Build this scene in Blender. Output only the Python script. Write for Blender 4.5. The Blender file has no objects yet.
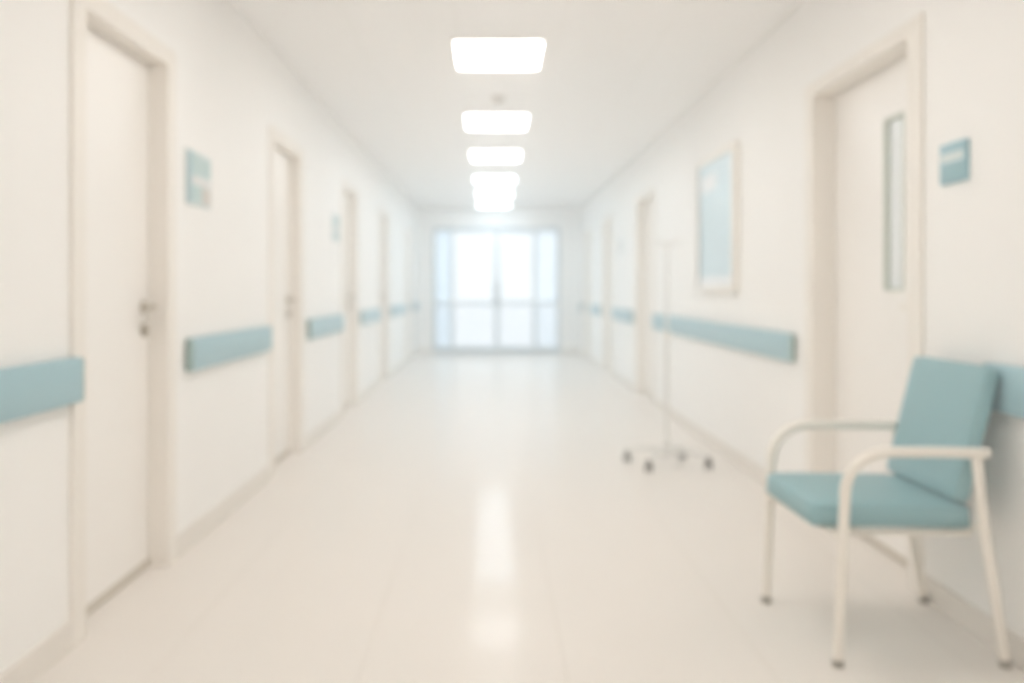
import bpy, bmesh, math
from mathutils import Vector, Matrix
C = bpy.context.scene.collection
sc = bpy.context.scene
PI = math.pi

# ---------------------------------------------------------------- dimensions
XL, XR = -1.36, 1.62          # faces of the two walls
H = 2.645                     # ceiling height
YB, YE = -5.0, 17.4           # corridor from behind the camera to the glazed end
EYE = 1.15
WT = 0.16                     # wall thickness

# ---------------------------------------------------------------- materials
def s2l(c):
    return tuple(((v/255)/12.92 if v/255 <= .04045 else ((v/255+.055)/1.055)**2.4) for v in c)

def mat(name, rgb, rough=.5, metal=0, var=.02, scale=6, bump=0, coat=0, spec=.5):
    m = bpy.data.materials.new(name); m.use_nodes = True
    nt = m.node_tree; b = nt.nodes['Principled BSDF']
    col = s2l(rgb)
    tc = nt.nodes.new('ShaderNodeTexCoord'); n = nt.nodes.new('ShaderNodeTexNoise')
    n.inputs['Scale'].default_value = scale; n.inputs['Detail'].default_value = 4
    nt.links.new(tc.outputs['Object'], n.inputs['Vector'])
    mx = nt.nodes.new('ShaderNodeMix'); mx.data_type = 'RGBA'
    mx.inputs[6].default_value = (*[v*(1-var) for v in col], 1)
    mx.inputs[7].default_value = (*[min(1, v*(1+var)) for v in col], 1)
    nt.links.new(n.outputs['Fac'], mx.inputs[0])
    nt.links.new(mx.outputs[2], b.inputs['Base Color'])
    b.inputs['Roughness'].default_value = rough
    b.inputs['Metallic'].default_value = metal
    b.inputs['Coat Weight'].default_value = coat
    b.inputs['Coat Roughness'].default_value = .12
    b.inputs['Specular IOR Level'].default_value = spec
    if bump:
        n2 = nt.nodes.new('ShaderNodeTexNoise'); n2.inputs['Scale'].default_value = scale*40
        nt.links.new(tc.outputs['Object'], n2.inputs['Vector'])
        bp = nt.nodes.new('ShaderNodeBump'); bp.inputs['Strength'].default_value = bump; bp.inputs['Distance'].default_value = .002
        nt.links.new(n2.outputs['Fac'], bp.inputs['Height']); nt.links.new(bp.outputs['Normal'], b.inputs['Normal'])
    return m

def emit(name, rgb, strength):
    m = bpy.data.materials.new(name); m.use_nodes = True
    nt = m.node_tree; nt.nodes.clear()
    e = nt.nodes.new('ShaderNodeEmission'); o = nt.nodes.new('ShaderNodeOutputMaterial')
    e.inputs['Color'].default_value = (*rgb, 1); e.inputs['Strength'].default_value = strength
    nt.links.new(e.outputs[0], o.inputs[0]); return m

def glass(name, tint, refl=.06, frost=0):
    m = bpy.data.materials.new(name); m.use_nodes = True
    nt = m.node_tree; nt.nodes.clear()
    t = nt.nodes.new('ShaderNodeBsdfTransparent'); t.inputs[0].default_value = (*tint, 1)
    g = nt.nodes.new('ShaderNodeBsdfGlossy'); g.inputs['Roughness'].default_value = .03
    f = nt.nodes.new('ShaderNodeFresnel'); f.inputs[0].default_value = 1.45
    mx = nt.nodes.new('ShaderNodeMixShader'); o = nt.nodes.new('ShaderNodeOutputMaterial')
    nt.links.new(f.outputs[0], mx.inputs[0])
    if frost:
        d = nt.nodes.new('ShaderNodeBsdfTranslucent'); d.inputs[0].default_value = (*tint, 1)
        m2 = nt.nodes.new('ShaderNodeMixShader'); m2.inputs[0].default_value = frost
        nt.links.new(t.outputs[0], m2.inputs[1]); nt.links.new(d.outputs[0], m2.inputs[2])
        nt.links.new(m2.outputs[0], mx.inputs[1])
    else:
        nt.links.new(t.outputs[0], mx.inputs[1])
    nt.links.new(g.outputs[0], mx.inputs[2])
    nt.links.new(mx.outputs[0], o.inputs[0]); return m

def grid_mat(name, rgb, line_rgb, sx, sy, ox, oy, lw, rough, coat=0, lwy=None, noise=.012, spec=.5):
    """tiles laid over the XY plane with thin joints"""
    m = bpy.data.materials.new(name); m.use_nodes = True
    nt = m.node_tree; N = nt.nodes; L = nt.links; b = N['Principled BSDF']
    tc = N.new('ShaderNodeTexCoord'); sp = N.new('ShaderNodeSeparateXYZ'); L.new(tc.outputs['Object'], sp.inputs[0])
    def joint(out, size, off, w):
        a = N.new('ShaderNodeMath'); a.operation = 'ADD'; a.inputs[1].default_value = 100*size-off; L.new(out, a.inputs[0])
        p = N.new('ShaderNodeMath'); p.operation = 'MODULO'; p.inputs[1].default_value = size; L.new(a.outputs[0], p.inputs[0])
        c = N.new('ShaderNodeMath'); c.operation = 'LESS_THAN'; c.inputs[1].default_value = w; L.new(p.outputs[0], c.inputs[0])
        return c.outputs[0]
    jx = joint(sp.outputs['X'], sx, ox, lw); jy = joint(sp.outputs['Y'], sy, oy, lwy or lw)
    mxm = N.new('ShaderNodeMath'); mxm.operation = 'MAXIMUM'; L.new(jx, mxm.inputs[0]); L.new(jy, mxm.inputs[1])
    n = N.new('ShaderNodeTexNoise'); n.inputs['Scale'].default_value = 2.5; n.inputs['Detail'].default_value = 5
    L.new(tc.outputs['Object'], n.inputs['Vector'])
    col = s2l(rgb)
    v = N.new('ShaderNodeMix'); v.data_type = 'RGBA'
    v.inputs[6].default_value = (*[c*(1-noise) for c in col], 1); v.inputs[7].default_value = (*[min(1, c*(1+noise)) for c in col], 1)
    L.new(n.outputs['Fac'], v.inputs[0])
    mx = N.new('ShaderNodeMix'); mx.data_type = 'RGBA'
    L.new(mxm.outputs[0], mx.inputs[0]); L.new(v.outputs[2], mx.inputs[6]); mx.inputs[7].default_value = (*s2l(line_rgb), 1)
    L.new(mx.outputs[2], b.inputs['Base Color'])
    b.inputs['Roughness'].default_value = rough; b.inputs['Coat Weight'].default_value = coat
    b.inputs['Coat Roughness'].default_value = .12; b.inputs['Coat IOR'].default_value = 1.13
    b.inputs['Specular IOR Level'].default_value = spec
    return m

M = dict(
    wall=mat('wall_paint', (246, 245, 243), .55, scale=3, var=.012, bump=.1),
    frame=mat('door_frame_paint', (240, 235, 228), .45, scale=4, var=.015),
    leaf=mat('door_leaf_laminate', (245, 242, 238), .32, scale=3, var=.012),
    base=mat('vinyl_baseboard', (231, 226, 219), .45, var=.02),
    gapshade=mat('door_bottom_seal', (200, 192, 178), .6),
    rail=mat('teal_handrail_vinyl', (154, 191, 201), .45, scale=5, var=.03, bump=.15),
    railcap=mat('handrail_end_cap', (140, 168, 164), .5, var=.03),
    vinyl=mat('teal_chair_upholstery', (134, 176, 183), .5, scale=8, var=.04, bump=.4),
    piping=mat('chair_upholstery_seam', (120, 160, 160), .6),
    tube=mat('cream_powder_coated_steel', (241, 235, 226), .35, scale=10),
    rubber=mat('grey_rubber', (150, 145, 134), .7),
    steel=mat('brushed_steel', (176, 168, 150), .35, .6, scale=30),
    chrome=mat('pale_stand_metal', (224, 224, 221), .35, 0, scale=20),
    caster=mat('dark_caster_rubber', (74, 72, 62), .6),
    teal=mat('teal_sign_plate', (146, 188, 200), .5, var=.03),
    teallight=mat('light_teal_sign_print', (182, 208, 208), .5),
    tealdark=mat('deep_teal_sign_edge', (140, 176, 178), .5),
    signpale=mat('pale_sign_panel', (214, 226, 227), .5),
    signwhite=mat('off_white_sign_band', (226, 226, 226), .5),
    poster=mat('pale_blue_poster', (202, 225, 234), .3, scale=1.5, var=.04),
    posterw=mat('white_poster_print', (238, 242, 246), .4),
    posterf=mat('poster_frame_cream', (246, 242, 236), .4),
    white=mat('white_frame_plastic', (240, 238, 234), .4),
    alum=mat('blue_grey_aluminium', (172, 190, 198), .4, 0, scale=20),
    plastic=mat('off_white_plastic', (206, 202, 196), .5),
    ground=mat('pale_paving', (236, 238, 240), .8, scale=2, var=.03),
    extwall=mat('outside_render', (228, 236, 242), .8, scale=1, var=.03),
)
M['floor'] = grid_mat('polished_floor_tile', (232, 226, 219), (220, 213, 204), .62, .62, -.40, .1, .005, .5, .62, lwy=.003, spec=.1)
M['ceil'] = grid_mat('ceiling_tile', (249, 248, 247), (241, 240, 238), .60, .60, -.21, .03, .02, .8, 0)
M['lamp'] = emit('warm_panel_glow', (1, .962, .925), 8.5)
M['lampmid'] = emit('neutral_panel_glow', (.93, .97, 1), 8.5)
M['lampcool'] = emit('cool_panel_glow', (.75, .895, 1), 8.5)
M['glass'] = glass('clear_door_glass', (.97, .985, 1))
M['glassblue'] = glass('blue_tinted_glass', (.82, .90, .955))
M['glasspale'] = glass('pale_blue_glass', (.90, .945, .98))
M['vision'] = mat('frosted_vision_glass', (238, 243, 246), .25, var=.02)
M['visionedge'] = mat('vision_panel_bead', (196, 204, 194), .5)

# ---------------------------------------------------------------- mesh helpers
def box(bm, x0, x1, y0, y1, z0, z1):
    if x0 > x1: x0, x1 = x1, x0
    if y0 > y1: y0, y1 = y1, y0
    if z0 > z1: z0, z1 = z1, z0
    v = [bm.verts.new((x, y, z)) for x in (x0, x1) for y in (y0, y1) for z in (z0, z1)]
    for f in ((0,1,3,2), (4,6,7,5), (0,4,5,1), (2,3,7,6), (0,2,6,4), (1,5,7,3)):
        bm.faces.new([v[i] for i in f])
    return v

def rbox(bm, x0, x1, y0, y1, z0, z1, r=.01, seg=3):
    t = bmesh.new(); box(t, x0, x1, y0, y1, z0, z1)
    bmesh.ops.bevel(t, geom=t.edges[:], offset=r, segments=seg, profile=.5, affect='EDGES')
    merge(bm, t)

def merge(bm, t, mtx=None):
    if mtx is not None: bmesh.ops.transform(t, matrix=mtx, verts=t.verts)
    vm = {v: bm.verts.new(v.co) for v in t.verts}
    for f in t.faces:
        try: bm.faces.new([vm[v] for v in f.verts])
        except ValueError: pass
    t.free()

def tube(bm, pts, r, seg=16, caps=True):
    pts = [Vector(p) for p in pts]
    n = len(pts); radii = r if isinstance(r, (list, tuple)) else [r]*n
    rings = []; up = None
    for i, p in enumerate(pts):
        d = (pts[min(i+1, n-1)] - pts[max(i-1, 0)]).normalized()
        if up is None:
            a = Vector((0, 0, 1)) if abs(d.z) < .9 else Vector((0, 1, 0))
            u = d.cross(a).normalized()
        else:
            u = (up - d*up.dot(d)).normalized()
        w = d.cross(u); up = u
        rings.append([bm.verts.new(p + (u*math.cos(2*PI*k/seg) + w*math.sin(2*PI*k/seg))*radii[i]) for k in range(seg)])
    for a, b in zip(rings, rings[1:]):
        for k in range(seg):
            bm.faces.new((a[k], a[(k+1) % seg], b[(k+1) % seg], b[k]))
    if caps:
        bm.faces.new(rings[0][::-1]); bm.faces.new(rings[-1])

def arc(c, r, a0, a1, n, plane='xz'):
    out = []
    for i in range(n+1):
        a = a0 + (a1-a0)*i/n
        out.append((c[0]+r*math.cos(a), c[1], c[2]+r*math.sin(a)) if plane == 'xz' else (c[0]+r*math.cos(a), c[1]+r*math.sin(a), c[2]))
    return out

def obj(name, bm, m, parent=None, smooth=False, origin=None):
    """one mesh object; vertices are given in the parent's own space"""
    bmesh.ops.remove_doubles(bm, verts=bm.verts, dist=1e-5)
    bmesh.ops.recalc_face_normals(bm, faces=bm.faces)
    if origin is not None: bmesh.ops.translate(bm, verts=bm.verts, vec=-Vector(origin))
    me = bpy.data.meshes.new(name); bm.to_mesh(me); bm.free()
    me.materials.append(m)
    if smooth:
        for p in me.polygons: p.use_smooth = True
        try: me.set_sharp_from_angle(angle=math.radians(40))
        except Exception: pass
    o = bpy.data.objects.new(name, me); C.objects.link(o)
    if origin is not None: o.location = origin
    if parent is not None: o.parent = parent
    return o

def boxes(name, lst, m, parent=None, bevel=0, origin=None):
    bm = bmesh.new()
    for b in lst:
        rbox(bm, *b, r=bevel, seg=2) if bevel else box(bm, *b)
    return obj(name, bm, m, parent, smooth=bool(bevel), origin=origin)

def tag(o, label=None, cat=None, group=None, kind=None):
    if label: o['label'] = label
    if cat: o['category'] = cat
    if group: o['group'] = group
    if kind: o['kind'] = kind
    return o

def empty(name, loc, label, cat, group=None, kind=None):
    o = bpy.data.objects.new(name, None); C.objects.link(o); o.location = loc; o.empty_display_size = .1
    return tag(o, label, cat, group, kind)

def struct(o, label, cat): return tag(o, label, cat, kind='structure')

# ---------------------------------------------------------------- room shell
struct(boxes('floor', [(XL-WT, XR+WT, YB-.2, YE+.12, -.1, 0)], M['floor']), 'polished pale beige tiled corridor floor reflecting the lights', 'floor')
struct(boxes('ceiling', [(XL-WT, XR+WT, YB-.2, YE+.12, H, H+.1)], M['ceil']), 'off white tiled ceiling running down the whole corridor', 'ceiling')
CWL = .085; CWR = .10     # casing widths
HL, HR = 2.10, 2.14       # opening heights
DL, DR = .07, .10         # how deep each door leaf sits
left_doors = [(3.14, 3.965), (5.87, 6.72), (8.65, 9.48), (11.50, 12.34), (14.90, 15.72)]
right_doors = [(3.66, 4.78), (9.58, 10.58), (12.75, 13.80), (15.55, 16.55)]

def wall_with_openings(name, xin, sgn, doors, hh, label):
    lst = []; y = YB
    for a, b in doors:
        lst.append((xin, xin+sgn*WT, y, a, 0, H)); lst.append((xin, xin+sgn*WT, a, b, hh, H)); y = b
    lst.append((xin, xin+sgn*WT, y, YE+.12, 0, H))
    return struct(boxes(name, lst, M['wall']), label, 'wall')
wall_with_openings('wall_left', XL, -1, left_doors, HL, 'long off white left corridor wall with the row of doors')
wall_with_openings('wall_right', XR, 1, right_doors, HR, 'long off white right corridor wall behind the teal chair')
struct(boxes('wall_front', [(XL-WT, XR+WT, YB-.2, YB, 0, H)], M['wall']), 'plain wall closing the corridor behind the viewer', 'wall')
GX0, GX1, GZ = -1.085, 1.245, 2.30
struct(boxes('wall_back', [(XL, GX0, YE, YE+.12, 0, H), (GX1, XR, YE, YE+.12, 0, H), (GX0, GX1, YE, YE+.12, GZ, H)], M['wall']),
       'pale end wall framing the glass doors at the far end', 'wall')

def baseboard(name, xin, sgn, doors, cw, label):
    lst = []; y = YB
    for a, b in doors:
        lst.append((xin, xin-sgn*.013, y, a-cw, 0, .09)); y = b+cw
    lst.append((xin, xin-sgn*.013, y, YE, 0, .09))
    return struct(boxes(name, lst, M['base']), label, 'baseboard')
baseboard('baseboard_left', XL, -1, left_doors, CWL, 'beige baseboard along the foot of the left wall')
baseboard('baseboard_right', XR, 1, right_doors, CWR, 'beige baseboard along the foot of the right wall')
struct(boxes('baseboard_back', [(XL+.013, GX0, YE-.013, YE, 0, .09), (GX1, XR-.013, YE-.013, YE, 0, .09)], M['base']), 'baseboard beside the far glass doors', 'baseboard')

# ---------------------------------------------------------------- doors on the sides
def lever(parent, x, y, z, sgn, direction, m, key=True):
    """x: leaf face; sgn: towards the corridor; direction: which way along Y the lever points"""
    bm = bmesh.new()
    tube(bm, [(x, y, z), (x+sgn*.008, y, z)], .026, 24)
    tube(bm, [(x+sgn*.008, y, z), (x+sgn*.05, y, z)], .010, 12)
    pts = [(x+sgn*.045, y-direction*.008, z), (x+sgn*.052, y+direction*.01, z), (x+sgn*.053, y+direction*.06, z), (x+sgn*.050, y+direction*.125, z-.003)]
    tube(bm, pts, [.010, .011, .010, .009], 12)
    h = obj('door_handle', bm, m, parent, True)
    if key:
        bm = bmesh.new()
        tube(bm, [(x, y, z-.095), (x+sgn*.012, y, z-.095)], .026, 24)
        tube(bm, [(x+sgn*.012, y, z-.095), (x+sgn*.020, y, z-.095)], .013, 16)
        obj('lock_plate', bm, m, parent, True)
    return h

def side_door(idx, xin, sgn, a, b, hh, cw, d, label, vision=False, handle_near=False, m_handle=None, cz=.06):
    """sgn = +1: the wall lies towards +X"""
    o = empty('door_%d' % idx, (xin+sgn*d, (a+b)/2, 0), label, 'door', kind='structure')
    ox, oy = xin+sgn*d, (a+b)/2
    X = lambda v: v-ox
    fx0, fx1 = X(xin-sgn*.010), X(xin+sgn*WT)
    j = .012
    # leaf
    la, lb = a+j+.003-oy, b-j-.003-oy
    zt = hh-j-.003
    bm = bmesh.new()
    if vision:
        wy0, wy1, wz0, wz1 = vision[0]-oy, vision[1]-oy, vision[2], vision[3]
        t0, t1 = 0, sgn*.045
        box(bm, t0, t1, la, wy0, .012, zt); box(bm, t0, t1, wy1, lb, .012, zt)
        box(bm, t0, t1, wy0, wy1, .012, wz0); box(bm, t0, t1, wy0, wy1, wz1, zt)
    else:
        box(bm, 0, sgn*.045, la, lb, .012, zt)
    obj('door_leaf', bm, M['leaf'], o)
    # frame: casing on the wall + jamb lining
    lst = [(X(xin), X(xin-sgn*.014), a-cw-oy, a-oy, 0, hh+cz), (X(xin), X(xin-sgn*.014), b-oy, b+cw-oy, 0, hh+cz),
           (X(xin), X(xin-sgn*.014), a-oy, b-oy, hh, hh+cz),
           (X(xin-sgn*.014), fx1, a-oy, a+j-oy, 0, hh), (X(xin-sgn*.014), fx1, b-j-oy, b-oy, 0, hh),
           (X(xin-sgn*.014), fx1, a+j-oy, b-j-oy, hh-j, hh),
           # stop behind the leaf
           (sgn*.046, sgn*.06, a+j-oy, a+j+.03-oy, 0, hh-j), (sgn*.046, sgn*.06, b-j-.03-oy, b-j-oy, 0, hh-j), (sgn*.046, sgn*.06, a+j-oy, b-j-oy, hh-j-.03, hh-j)]
    obj('door_frame', (lambda q: [box(q, *l) for l in lst] and q)(bmesh.new()), M['frame'], o)
    # darker strip: shade of the gap under the leaf, put in as colour
    boxes('bottom_seal', [(-sgn*.006, 0, la, lb, .004, .034)], M['gapshade'], o)
    if vision:
        gl = boxes('vision_panel', [(sgn*.018, sgn*.026, wy0, wy1, wz0, wz1)], M['vision'], o)
        e = .014
        boxes('glazing_bead', [(-sgn*.004, sgn*.018, wy0, wy0+e, wz0, wz1), (-sgn*.004, sgn*.018, wy1-e, wy1, wz0, wz1),
                               (-sgn*.004, sgn*.018, wy0+e, wy1-e, wz0, wz0+e), (-sgn*.004, sgn*.018, wy0+e, wy1-e, wz1-e, wz1)], M['visionedge'], o)
    hy = (a+.10 if handle_near else b-.075)-oy
    lever(o, 0, hy, 1.08, -sgn, 1 if handle_near else -1, m_handle or M['steel'])
    return o

ll = ['off white door nearest the viewer on the left wall', 'off white door on the left wall just past the first sign and rail',
      'third door along the left wall, narrow in perspective', 'fourth door along the left wall, before the far glass doors',
      'last door on the left wall beside the glass doors']
for i, (a, b) in enumerate(left_doors):
    side_door(i+1, XL, -1, a, b, HL, CWL, DL, ll[i])
rl = ['off white door with slim vertical window behind the teal chair', 'closed door on the right wall beyond the drip stand',
      'third door on the right wall, before the far end', 'last door on the right wall beside the glass doors']
for i, (a, b) in enumerate(right_doors):
    side_door(6+i, XR, 1, a, b, HR, CWR, DR, rl[i], vision=(3.965, 4.165, 1.146, 1.897) if i == 0 else False,
              handle_near=True, m_handle=M['tube'] if i == 0 else None, cz=.05)

# ---------------------------------------------------------------- glazed end
def glazed(name, x0, x1, y, z0, z1, label, cat, gm, hinge=None, fw=.036, mid=.905):
    o = empty(name, ((x0+x1)/2, y, 0), label, cat, kind='structure')
    cx = (x0+x1)/2; a, b = x0-cx, x1-cx; t = .022
    boxes('frame', [(a, a+fw, -t, t, z0, z1), (b-fw, b, -t, t, z0, z1), (a+fw, b-fw, -t, t, z0, z0+.09), (a+fw, b-fw, -t, t, z1-fw, z1)], M['alum'], o)
    boxes('middle_rail', [(a+fw, b-fw, -t-.004, t, mid-.025, mid+.025)], M['alum'], o)
    boxes('upper_pane', [(a+fw, b-fw, -.005, .005, mid+.025, z1-fw)], gm, o)
    boxes('lower_pane', [(a+fw, b-fw, -.005, .005, z0+.09, mid-.025)], gm, o)
    if hinge is not None:
        hx = hinge-cx
        bm = bmesh.new()
        tube(bm, [(hx, -t, .80), (hx, -t-.05, .80), (hx, -t-.05, 1.30), (hx, -t, 1.30)], .012, 12)
        obj('pull_handle', bm, M['alum'], o, True)
    return o
yg = YE+.06
glazed('window_1', GX0+.03, -.74, yg, .012, GZ-.05, 'blue tinted glass side panel left of the far doors', 'window', M['glassblue'], fw=.025)
glazed('door_10', -.735, .088, yg, .012, GZ-.05, 'left leaf of the bright glass doors at the corridor end', 'door', M['glass'], hinge=.04)
glazed('door_11', .093, .79, yg, .012, GZ-.05, 'right leaf of the bright glass doors at the corridor end', 'door', M['glass'], hinge=.14)
glazed('window_2', .795, GX1-.03, yg, .012, GZ-.05, 'pale blue glass side panel right of the far doors', 'window', M['glasspale'], fw=.025)
struct(boxes('trim_1', [(GX0, GX0+.03, YE-.01, YE+.12, 0, GZ), (GX1-.03, GX1, YE-.01, YE+.12, 0, GZ), (GX0+.03, GX1-.03, YE-.01, YE+.12, GZ-.05, GZ), (GX0+.03, GX1-.03, YE+.02, YE+.1, 0, .012)],
       M['alum']), 'blue grey metal surround of the far glass doors', 'trim')

# the ground outside
struct(boxes('ground', [(-30, 30, YE+.12, 80, -.1, -.005)], M['ground']), 'pale paving outside beyond the glass doors', 'ground')

# ---------------------------------------------------------------- handrails
def handrail(xin, sgn, y0, y1, label, group):
    """sgn = +1: wall towards +X"""
    z0, z1 = (.787, .933) if sgn < 0 else (.765, .916)
    o = empty('handrail', (xin, (y0+y1)/2, 0), label, 'handrail', group)
    L = (y1-y0)/2
    def prof(bm, ya, yb, inset=0):
        # softly rounded crash-rail profile extruded along Y
        f = -sgn*.036; r = .010
        P = [(-sgn*.008, z0+inset), (f+sgn*r, z0+inset), (f+sgn*r*.3, z0+r*.3+inset), (f, z0+r+inset), (f, z1-r-inset), (f+sgn*r*.3, z1-r*.3-inset), (f+sgn*r, z1-inset), (-sgn*.008, z1-inset)]
        A = [bm.verts.new((x, ya, z)) for x, z in P]; B = [bm.verts.new((x, yb, z)) for x, z in P]
        n = len(P)
        for k in range(n): bm.faces.new((A[k], A[(k+1) % n], B[(k+1) % n], B[k]))
        bm.faces.new(A); bm.faces.new(B[::-1])
    bm = bmesh.new(); prof(bm, -L+.012, L-.012); obj('rail', bm, M['rail'], o, True)
    for s in (-1, 1):
        bm = bmesh.new(); prof(bm, s*(L-.012), s*L, .001)
        obj('end_cap', bm, M['railcap'], o, True)
    nb = max(2, int(2*L/1.0)+1)
    for k in range(nb):
        y = -L+.12+(2*L-.24)*k/(nb-1)
        boxes('bracket', [(-sgn*.008, 0, y-.03, y+.03, z0+.025, z1-.025)], M['railcap'], o)
    return o
GL = 'teal handrails along the left wall'; GR = 'teal handrails along the right wall'
for y0, y1, lab in [(-2.0, 3.085, 'teal handrail on the left wall cut off by the photo edge'),
                    (4.20, 5.72, 'teal handrail on the left wall between the first and second doors'),
                    (6.95, 8.50, 'teal handrail on the left wall between the second and third doors'),
                    (9.72, 11.33, 'short looking teal handrail between the third and fourth left doors'),
                    (12.60, 14.70, 'teal handrail on the left wall past the fourth door'),
                    (16.0, 17.30, 'farthest handrail on the left wall, next to the glass doors')]:
    handrail(XL, -1, y0, y1, lab, GL)
for y0, y1, lab in [(-2.0, 3.07, 'teal handrail on the right wall behind the chair backrest'),
                    (5.05, 9.40, 'long teal handrail on the right wall under the framed poster'),
                    (10.80, 12.55, 'teal handrail on the right wall just beyond the second door'),
                    (14.0, 15.35, 'teal handrail on the right wall before the last door'),
                    (16.75, 17.30, 'farthest handrail on the right wall, next to the glass doors')]:
    handrail(XR, 1, y0, y1, lab, GR)

# ---------------------------------------------------------------- wall signs
def plate_sign(name, xin, sgn, y0, y1, z0, z1, label, base, strips, cat='sign', group=None):
    cy, cz = (y0+y1)/2, (z0+z1)/2
    o = empty(name, (xin, cy, cz), label, cat, group)
    w, h = (y1-y0)/2, (z1-z0)/2
    boxes('sign_plate', [(0, -sgn*.014, -w, w, -h, h)], base, o, bevel=.003)
    for (n, m, a0, a1, b0, b1) in strips:
        boxes(n, [(-sgn*.0142, -sgn*.0165, -w+2*w*a0, -w+2*w*a1, -h+2*h*b0, -h+2*h*b1)], m, o)
    return o
# a increases with distance, b upwards
plate_sign('wall_sign', XL, -1, 4.21, 4.55, 1.535, 1.78, 'teal and white wall sign beside the nearest left door', M['signpale'],
           [('sign_border', M['teal'], .0, .10, .03, .97),
            ('sign_panel', M['teallight'], .16, .48, .56, .94), ('sign_panel', M['teallight'], .56, .96, .58, .92),
            ('white_band', M['signwhite'], .14, .96, .40, .52),
            ('sign_panel', M['teallight'], .16, .52, .06, .36), ('sign_panel', M['plastic'], .58, .96, .06, .36)])
plate_sign('wall_sign', XL, -1, 8.08, 8.40, 1.57, 1.80, 'small pale blue sign on the left wall before the third door', M['signpale'],
           [('sign_panel', M['teallight'], .10, .90, .55, .92), ('white_band', M['signwhite'], .10, .9, .38, .50), ('sign_panel', M['teallight'], .10, .9, .08, .34)])
plate_sign('wall_sign', XR, 1, 3.22, 3.41, 1.525, 1.665, 'square teal sign with a pale band above the chair', M['teal'],
           [('white_band', M['signpale'], .08, .92, .52, .76), ('lower_band', M['tealdark'], .08, .92, .16, .20), ('lower_band', M['tealdark'], .08, .92, .34, .38)])
plate_sign('wall_sign', XR, 1, 11.75, 11.98, 1.60, 1.78, 'tiny pale sign on the right wall beyond the second door', M['signpale'],
           [('sign_panel', M['plastic'], .15, .85, .2, .8)])

# framed poster
o = empty('framed_poster', (XR, 6.76, 1.63), 'large framed pale blue poster above the right handrail', 'poster')
w, h = .55, .495
boxes('frame', [(0, -.045, -w, -w+.05, -h, h), (0, -.045, w-.05, w, -h, h), (0, -.045, -w+.05, w-.05, h-.05, h), (0, -.045, -w+.05, w-.05, -h, -h+.05)], M['posterf'], o, bevel=.004)
boxes('poster_sheet', [(0, -.034, -w+.05, w-.05, -h+.05, h-.05)], M['poster'], o)
boxes('white_heading', [(-.034, -.0355, -.02, w-.12, .24, .36)], M['posterw'], o)
boxes('white_footer', [(-.034, -.0355, -w+.06, w-.06, -h+.055, -h+.11)], M['posterw'], o)
tag(bpy.data.objects['white_heading'], 'white blurred heading on the poster')

# ---------------------------------------------------------------- ceiling lights
def ceiling_light(y, label, x=.04):
    o = empty('ceiling_light', (x, y, H), label, 'ceiling light', 'square white ceiling light panels')
    a, b = .264, .348; f = .018
    boxes('frame', [(-a-f, -a, -b-f, b+f, -.012, 0), (a, a+f, -b-f, b+f, -.012, 0), (-a, a, -b-f, -b, -.012, 0), (-a, a, b, b+f, -.012, 0)], M['white'], o)
    boxes('diffuser', [(-a, a, -b, b, -.009, -.001)], M['lamp'] if y < 7 else (M['lampmid'] if y < 11 else M['lampcool']), o)
lamp_y = [(6.03, 'nearest and largest bright ceiling light panel'), (8.42, 'second ceiling light panel from the viewer'),
          (10.55, 'third ceiling light panel from the viewer'), (12.85, 'fourth ceiling light panel along the corridor'),
          (14.75, 'fifth ceiling light panel, just before the farthest'), (16.55, 'farthest ceiling light panel before the glass doors'),
          (3.6, 'added unseen light panel overhead, brightening the near corridor'), (0.9, 'added unseen light panel over the viewer, for brightness'),  # from here on: panels out of view, added to brighten the near corridor
          (-1.2, 'added unseen light panel just behind the viewer, for brightness'), (-3.6, 'added unseen light panel far behind the viewer, for brightness')]
for y, lab in lamp_y: ceiling_light(y, lab)

bm = bmesh.new(); tube(bm, [(0, 0, 0), (0, 0, -.012), (0, 0, -.03), (0, 0, -.042)], [.055, .055, .048, .03], 28)
sd = empty('smoke_detector', (.045, 7.36, H), 'small round smoke detector between the first two ceiling lights', 'smoke detector')
obj('housing', bm, M['plastic'], sd, True)
bm = bmesh.new(); tube(bm, [(0, 0, -.042), (0, 0, -.048)], [.02, .016], 20); obj('sensor_cap', bm, M['rubber'], sd, True)

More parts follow.
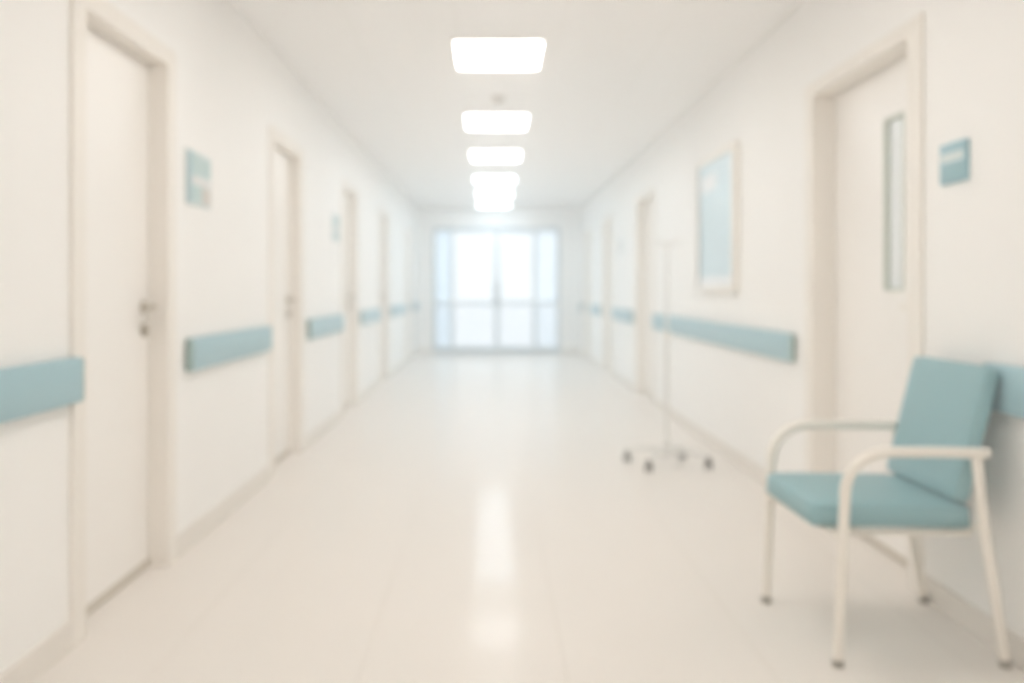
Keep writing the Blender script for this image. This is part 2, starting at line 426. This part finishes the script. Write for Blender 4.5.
# ---------------------------------------------------------------- the teal armchair
ch = empty('armchair', (1.32, 3.185, 0), 'teal padded chair with cream tubular metal arms beside the right door', 'chair')
ox, oy = 1.32, 3.185
R = .0165
def P(x, y, z): return (x-ox, y-oy, z)
def cushion(L, W, T, bev, dome, crown_axis=True):
    """rounded pad centred on the origin: L along x, W along y, T along z"""
    t = bmesh.new(); nx, ny = 14, 14
    def sup(u):  # squash towards the rim
        return u
    top = {}; bot = {}
    for i in range(nx+1):
        for j in range(ny+1):
            u = -1+2*i/nx; v = -1+2*j/ny
            # cosine spacing keeps detail at the rim
            uu = math.sin(u*PI/2); vv = math.sin(v*PI/2)
            # rounded-rectangle plan
            k = 1 - .5*(abs(uu)**14)*(abs(vv)**14)*.06
            x, y = uu*L/2*k, vv*W/2*k
            e = min(L/2*(1-abs(uu)), W/2*(1-abs(vv)))
            q = min(1, e/bev); hgt = math.sqrt(max(0, 1-(1-q)**2))
            z = (T/2-bev*.9) + bev*.9*hgt + dome*(1-uu*uu)*(1-vv*vv)
            top[i, j] = t.verts.new((x, y, z))
            z2 = -(T/2-bev*.5) - bev*.5*hgt
            bot[i, j] = t.verts.new((x, y, z2))
    for i in range(nx):
        for j in range(ny):
            t.faces.new((top[i,j], top[i+1,j], top[i+1,j+1], top[i,j+1]))
            t.faces.new((bot[i,j], bot[i,j+1], bot[i+1,j+1], bot[i+1,j]))
    for i in range(nx):
        t.faces.new((top[i,0], bot[i,0], bot[i+1,0], top[i+1,0])); t.faces.new((top[i,ny], top[i+1,ny], bot[i+1,ny], bot[i,ny]))
    for j in range(ny):
        t.faces.new((top[0,j], top[0,j+1], bot[0,j+1], bot[0,j])); t.faces.new((top[nx,j], bot[nx,j], bot[nx,j+1], top[nx,j+1]))
    return t
# seat: x .99 -> 1.49, slightly falling to the rear
t = cushion(.50, .51, .080, .028, .006)
bm = bmesh.new(); merge(bm, t, Matrix.Translation(P(1.24, 3.195, .449)) @ Matrix.Rotation(math.radians(.8), 4, 'Y'))
seat = obj('seat', bm, M['vinyl'], ch, True); 
bm = bmesh.new()
zz = .428; x0, x1, y0, y1 = .988, 1.492, 2.938, 3.452
ring = [P(x0+.02, y0, zz), P(x1-.02, y0, zz-.004), P(x1, y0+.02, zz-.004), P(x1, y1-.02, zz-.004), P(x1-.02, y1, zz-.004), P(x0+.02, y1, zz), P(x0, y1-.02, zz), P(x0, y0+.02, zz), P(x0+.02, y0, zz)]
tube(bm, ring, .0025, 8); obj('seam', bm, M['piping'], seat, True)
# backrest: a pad leaning back, front face x 1.455 (z .47) -> 1.522 (z .905)
lean = math.atan2(.108, .435)
t = cushion(.435, .52, .052, .02, .004)
mt = Matrix.Translation(P(1.506, 3.205, .698)) @ Matrix.Rotation(lean, 4, 'Y') @ Matrix.Rotation(-PI/2, 4, 'Y')
bm = bmesh.new(); merge(bm, t, mt)
back = obj('backrest', bm, M['vinyl'], ch, True)
for y, fx, tx, bx, bt in ((2.90, 1.056, 1.078, 1.566, 1.480), (3.50, 1.010, 1.030, 1.588, 1.490)):
    # front leg
    bm = bmesh.new(); tube(bm, [P(fx, y, .012), P(fx+(tx-fx)*.5, y, .28), P(tx, y, .525)], [R*.85, R*.95, R], 18)
    lg = obj('leg', bm, M['tube'], ch, True)
    bm = bmesh.new(); tube(bm, [P(fx-.0005, y, 0), P(fx+.0005, y, .022)], [R*1.12, R*1.05], 18); obj('rubber_foot', bm, M['rubber'], lg, True)
    # armrest with the bend
    bm = bmesh.new()
    r = .130; cx, cz = tx+r, .525
    pts = [P(tx, y, .525)] + [P(cx-r*math.cos(a), y, cz+r*math.sin(a)) for a in [math.radians(d) for d in range(8, 91, 8)]] + [P(cx+.02, y, .655), P(1.35, y, .655), P(bt+.035, y, .652)]
    tube(bm, pts, R*1.04, 18); obj('armrest', bm, M['tube'], ch, True)
    # back leg leaning away to the wall
    bm = bmesh.new(); tube(bm, [P(bt, y, .640), P(bt+.018, y, .45), P(bt+(bx-bt)*.64, y, .22), P(bx, y, .012)], [R, R, R*.95, R*.85], 18)
    lg = obj('leg', bm, M['tube'], ch, True)
    bm = bmesh.new(); tube(bm, [P(bx-.001, y, .022), P(bx+.002, y, 0)], [R*1.05, R*1.12], 18); obj('rubber_foot', bm, M['rubber'], lg, True)
bm = bmesh.new()
tube(bm, [P(1.070, 2.90, .396), P(1.025, 3.50, .396)], .011, 12)
tube(bm, [P(1.455, 2.975, .392), P(1.455, 3.395, .392)], .011, 12)
for y in (2.975, 3.395):
    tube(bm, [P(1.06, y, .394), P(1.50, y, .390)], .010, 12)
tube(bm, [P(1.495, 2.90, .42), P(1.495, 3.50, .42)], .011, 12)
obj('seat_frame', bm, M['tube'], ch, True)
for y in (3.04, 3.33):
    bm = bmesh.new(); tube(bm, [P(1.495, y, .42), P(1.510, y, .52), P(1.535, y, .65), P(1.558, y, .76)], .009, 12)
    obj('back_support', bm, M['tube'], ch, True)

# ---------------------------------------------------------------- drip stand
st = empty('drip_stand', (1.14, 6.2, 0), 'pale wheeled drip stand by the right wall under the handrail', 'drip stand')
bm = bmesh.new(); tube(bm, [(0, 0, .07), (0, 0, .085), (0, 0, .12), (0, 0, .17)], [.045, .048, .034, .018], 24); hub = obj('hub', bm, M['chrome'], st, True)
for ang in (-28, 58, 150, 236):
    a = math.radians(ang); c, s = math.cos(a), math.sin(a); r = .275
    bm = bmesh.new()
    tube(bm, [(c*.03, s*.03, .10), (c*.12, s*.12, .105), (c*.22, s*.22, .095), (c*r, s*r, .078)], [.014, .014, .012, .011], 14)
    lg = obj('base_leg', bm, M['chrome'], st, True)
    # caster: stem + fork + twin wheels, trailing a little off the leg line
    bm = bmesh.new()
    tube(bm, [(c*r, s*r, .083), (c*r, s*r, .058)], .012, 12)
    rbox(bm, c*r-.012, c*r+.012, s*r-.022, s*r+.022, .028, .062, r=.005, seg=2)
    obj('caster_fork', bm, M['caster'], lg, True)
    bm = bmesh.new()
    for dx in (-.020, .012):
        tube(bm, [(c*r+dx, s*r, .030), (c*r+dx+.002, s*r, .030), (c*r+dx+.006, s*r, .030), (c*r+dx+.010, s*r, .030)], [.024, .030, .030, .024], 24)
    obj('caster_wheel', bm, M['caster'], lg, True)
bm = bmesh.new(); tube(bm, [(0, 0, .16), (0, 0, .86)], .0125, 16); obj('lower_pole', bm, M['chrome'], st, True)
bm = bmesh.new(); tube(bm, [(0, 0, .84), (0, 0, 1.46)], .0085, 14); obj('upper_pole', bm, M['chrome'], st, True)
bm = bmesh.new(); tube(bm, [(0, 0, .83), (0, 0, .88)], .019, 18); tube(bm, [(.01, 0, .855), (.04, 0, .855)], .010, 12); obj('height_collar', bm, M['white'], st, True)
for ang in (0, 90, 180, 270):
    a = math.radians(ang+15); c, s = math.cos(a), math.sin(a)
    bm = bmesh.new()
    tube(bm, [(0, 0, 1.44), (c*.03, s*.03, 1.452), (c*.07, s*.07, 1.45), (c*.09, s*.09, 1.462), (c*.095, s*.095, 1.485)], .0042, 10)
    obj('hook', bm, M['chrome'], st, True)

# ---------------------------------------------------------------- haze volume added to stand in for lens veil
hm = bpy.data.materials.new('veil_haze'); hm.use_nodes = True
nt = hm.node_tree; nt.nodes.clear()
vs = nt.nodes.new('ShaderNodeVolumeScatter'); vo = nt.nodes.new('ShaderNodeOutputMaterial')
vs.inputs['Color'].default_value = (.985, .992, 1, 1); vs.inputs['Density'].default_value = .035; vs.inputs['Anisotropy'].default_value = .2
nt.links.new(vs.outputs[0], vo.inputs['Volume'])
tag(boxes('haze', [(XL-WT-.03, XR+WT+.03, YB-.25, YE+.4, -.13, H+.13)], hm), 'thin haze added to wash out the corridor like lens veil', 'haze', kind='stuff')

# ---------------------------------------------------------------- daylight outside
w = bpy.data.worlds.new('daylight'); sc.world = w; w.use_nodes = True
nt = w.node_tree; nt.nodes.clear()
bg = nt.nodes.new('ShaderNodeBackground'); out = nt.nodes.new('ShaderNodeOutputWorld')
bg.inputs['Color'].default_value = (.87, .945, 1.0, 1); bg.inputs['Strength'].default_value = .86
nt.links.new(bg.outputs[0], out.inputs[0])

# ---------------------------------------------------------------- camera
F = 950.0
cam = bpy.data.cameras.new('camera'); co = bpy.data.objects.new('camera', cam); C.objects.link(co)
co.location = (0, 0, EYE); co.rotation_euler = (PI/2, 0, 0)
cam.sensor_width = 36; cam.lens = F/1024*36
cam.shift_x = (512-492)/1024; cam.shift_y = -(341.5-290)/1024
cam.clip_start = .05; cam.clip_end = 300
cam.dof.use_dof = True; cam.dof.focus_distance = .98; cam.dof.aperture_fstop = 2.6
sc.camera = co

sc.view_settings.view_transform = 'Standard'; sc.view_settings.look = 'None'
sc.view_settings.gamma = 1; sc.view_settings.use_curve_mapping = False
sc.view_settings.exposure = 0.72
sc.cycles.max_bounces = 11; sc.cycles.volume_bounces = 2; sc.cycles.diffuse_bounces = 7; sc.cycles.glossy_bounces = 5; sc.cycles.transparent_max_bounces = 16
sc.cycles.use_denoising = True
sc.cycles.use_adaptive_sampling = True; sc.cycles.adaptive_threshold = .02
sc.cycles.caustics_reflective = False; sc.cycles.caustics_refractive = False
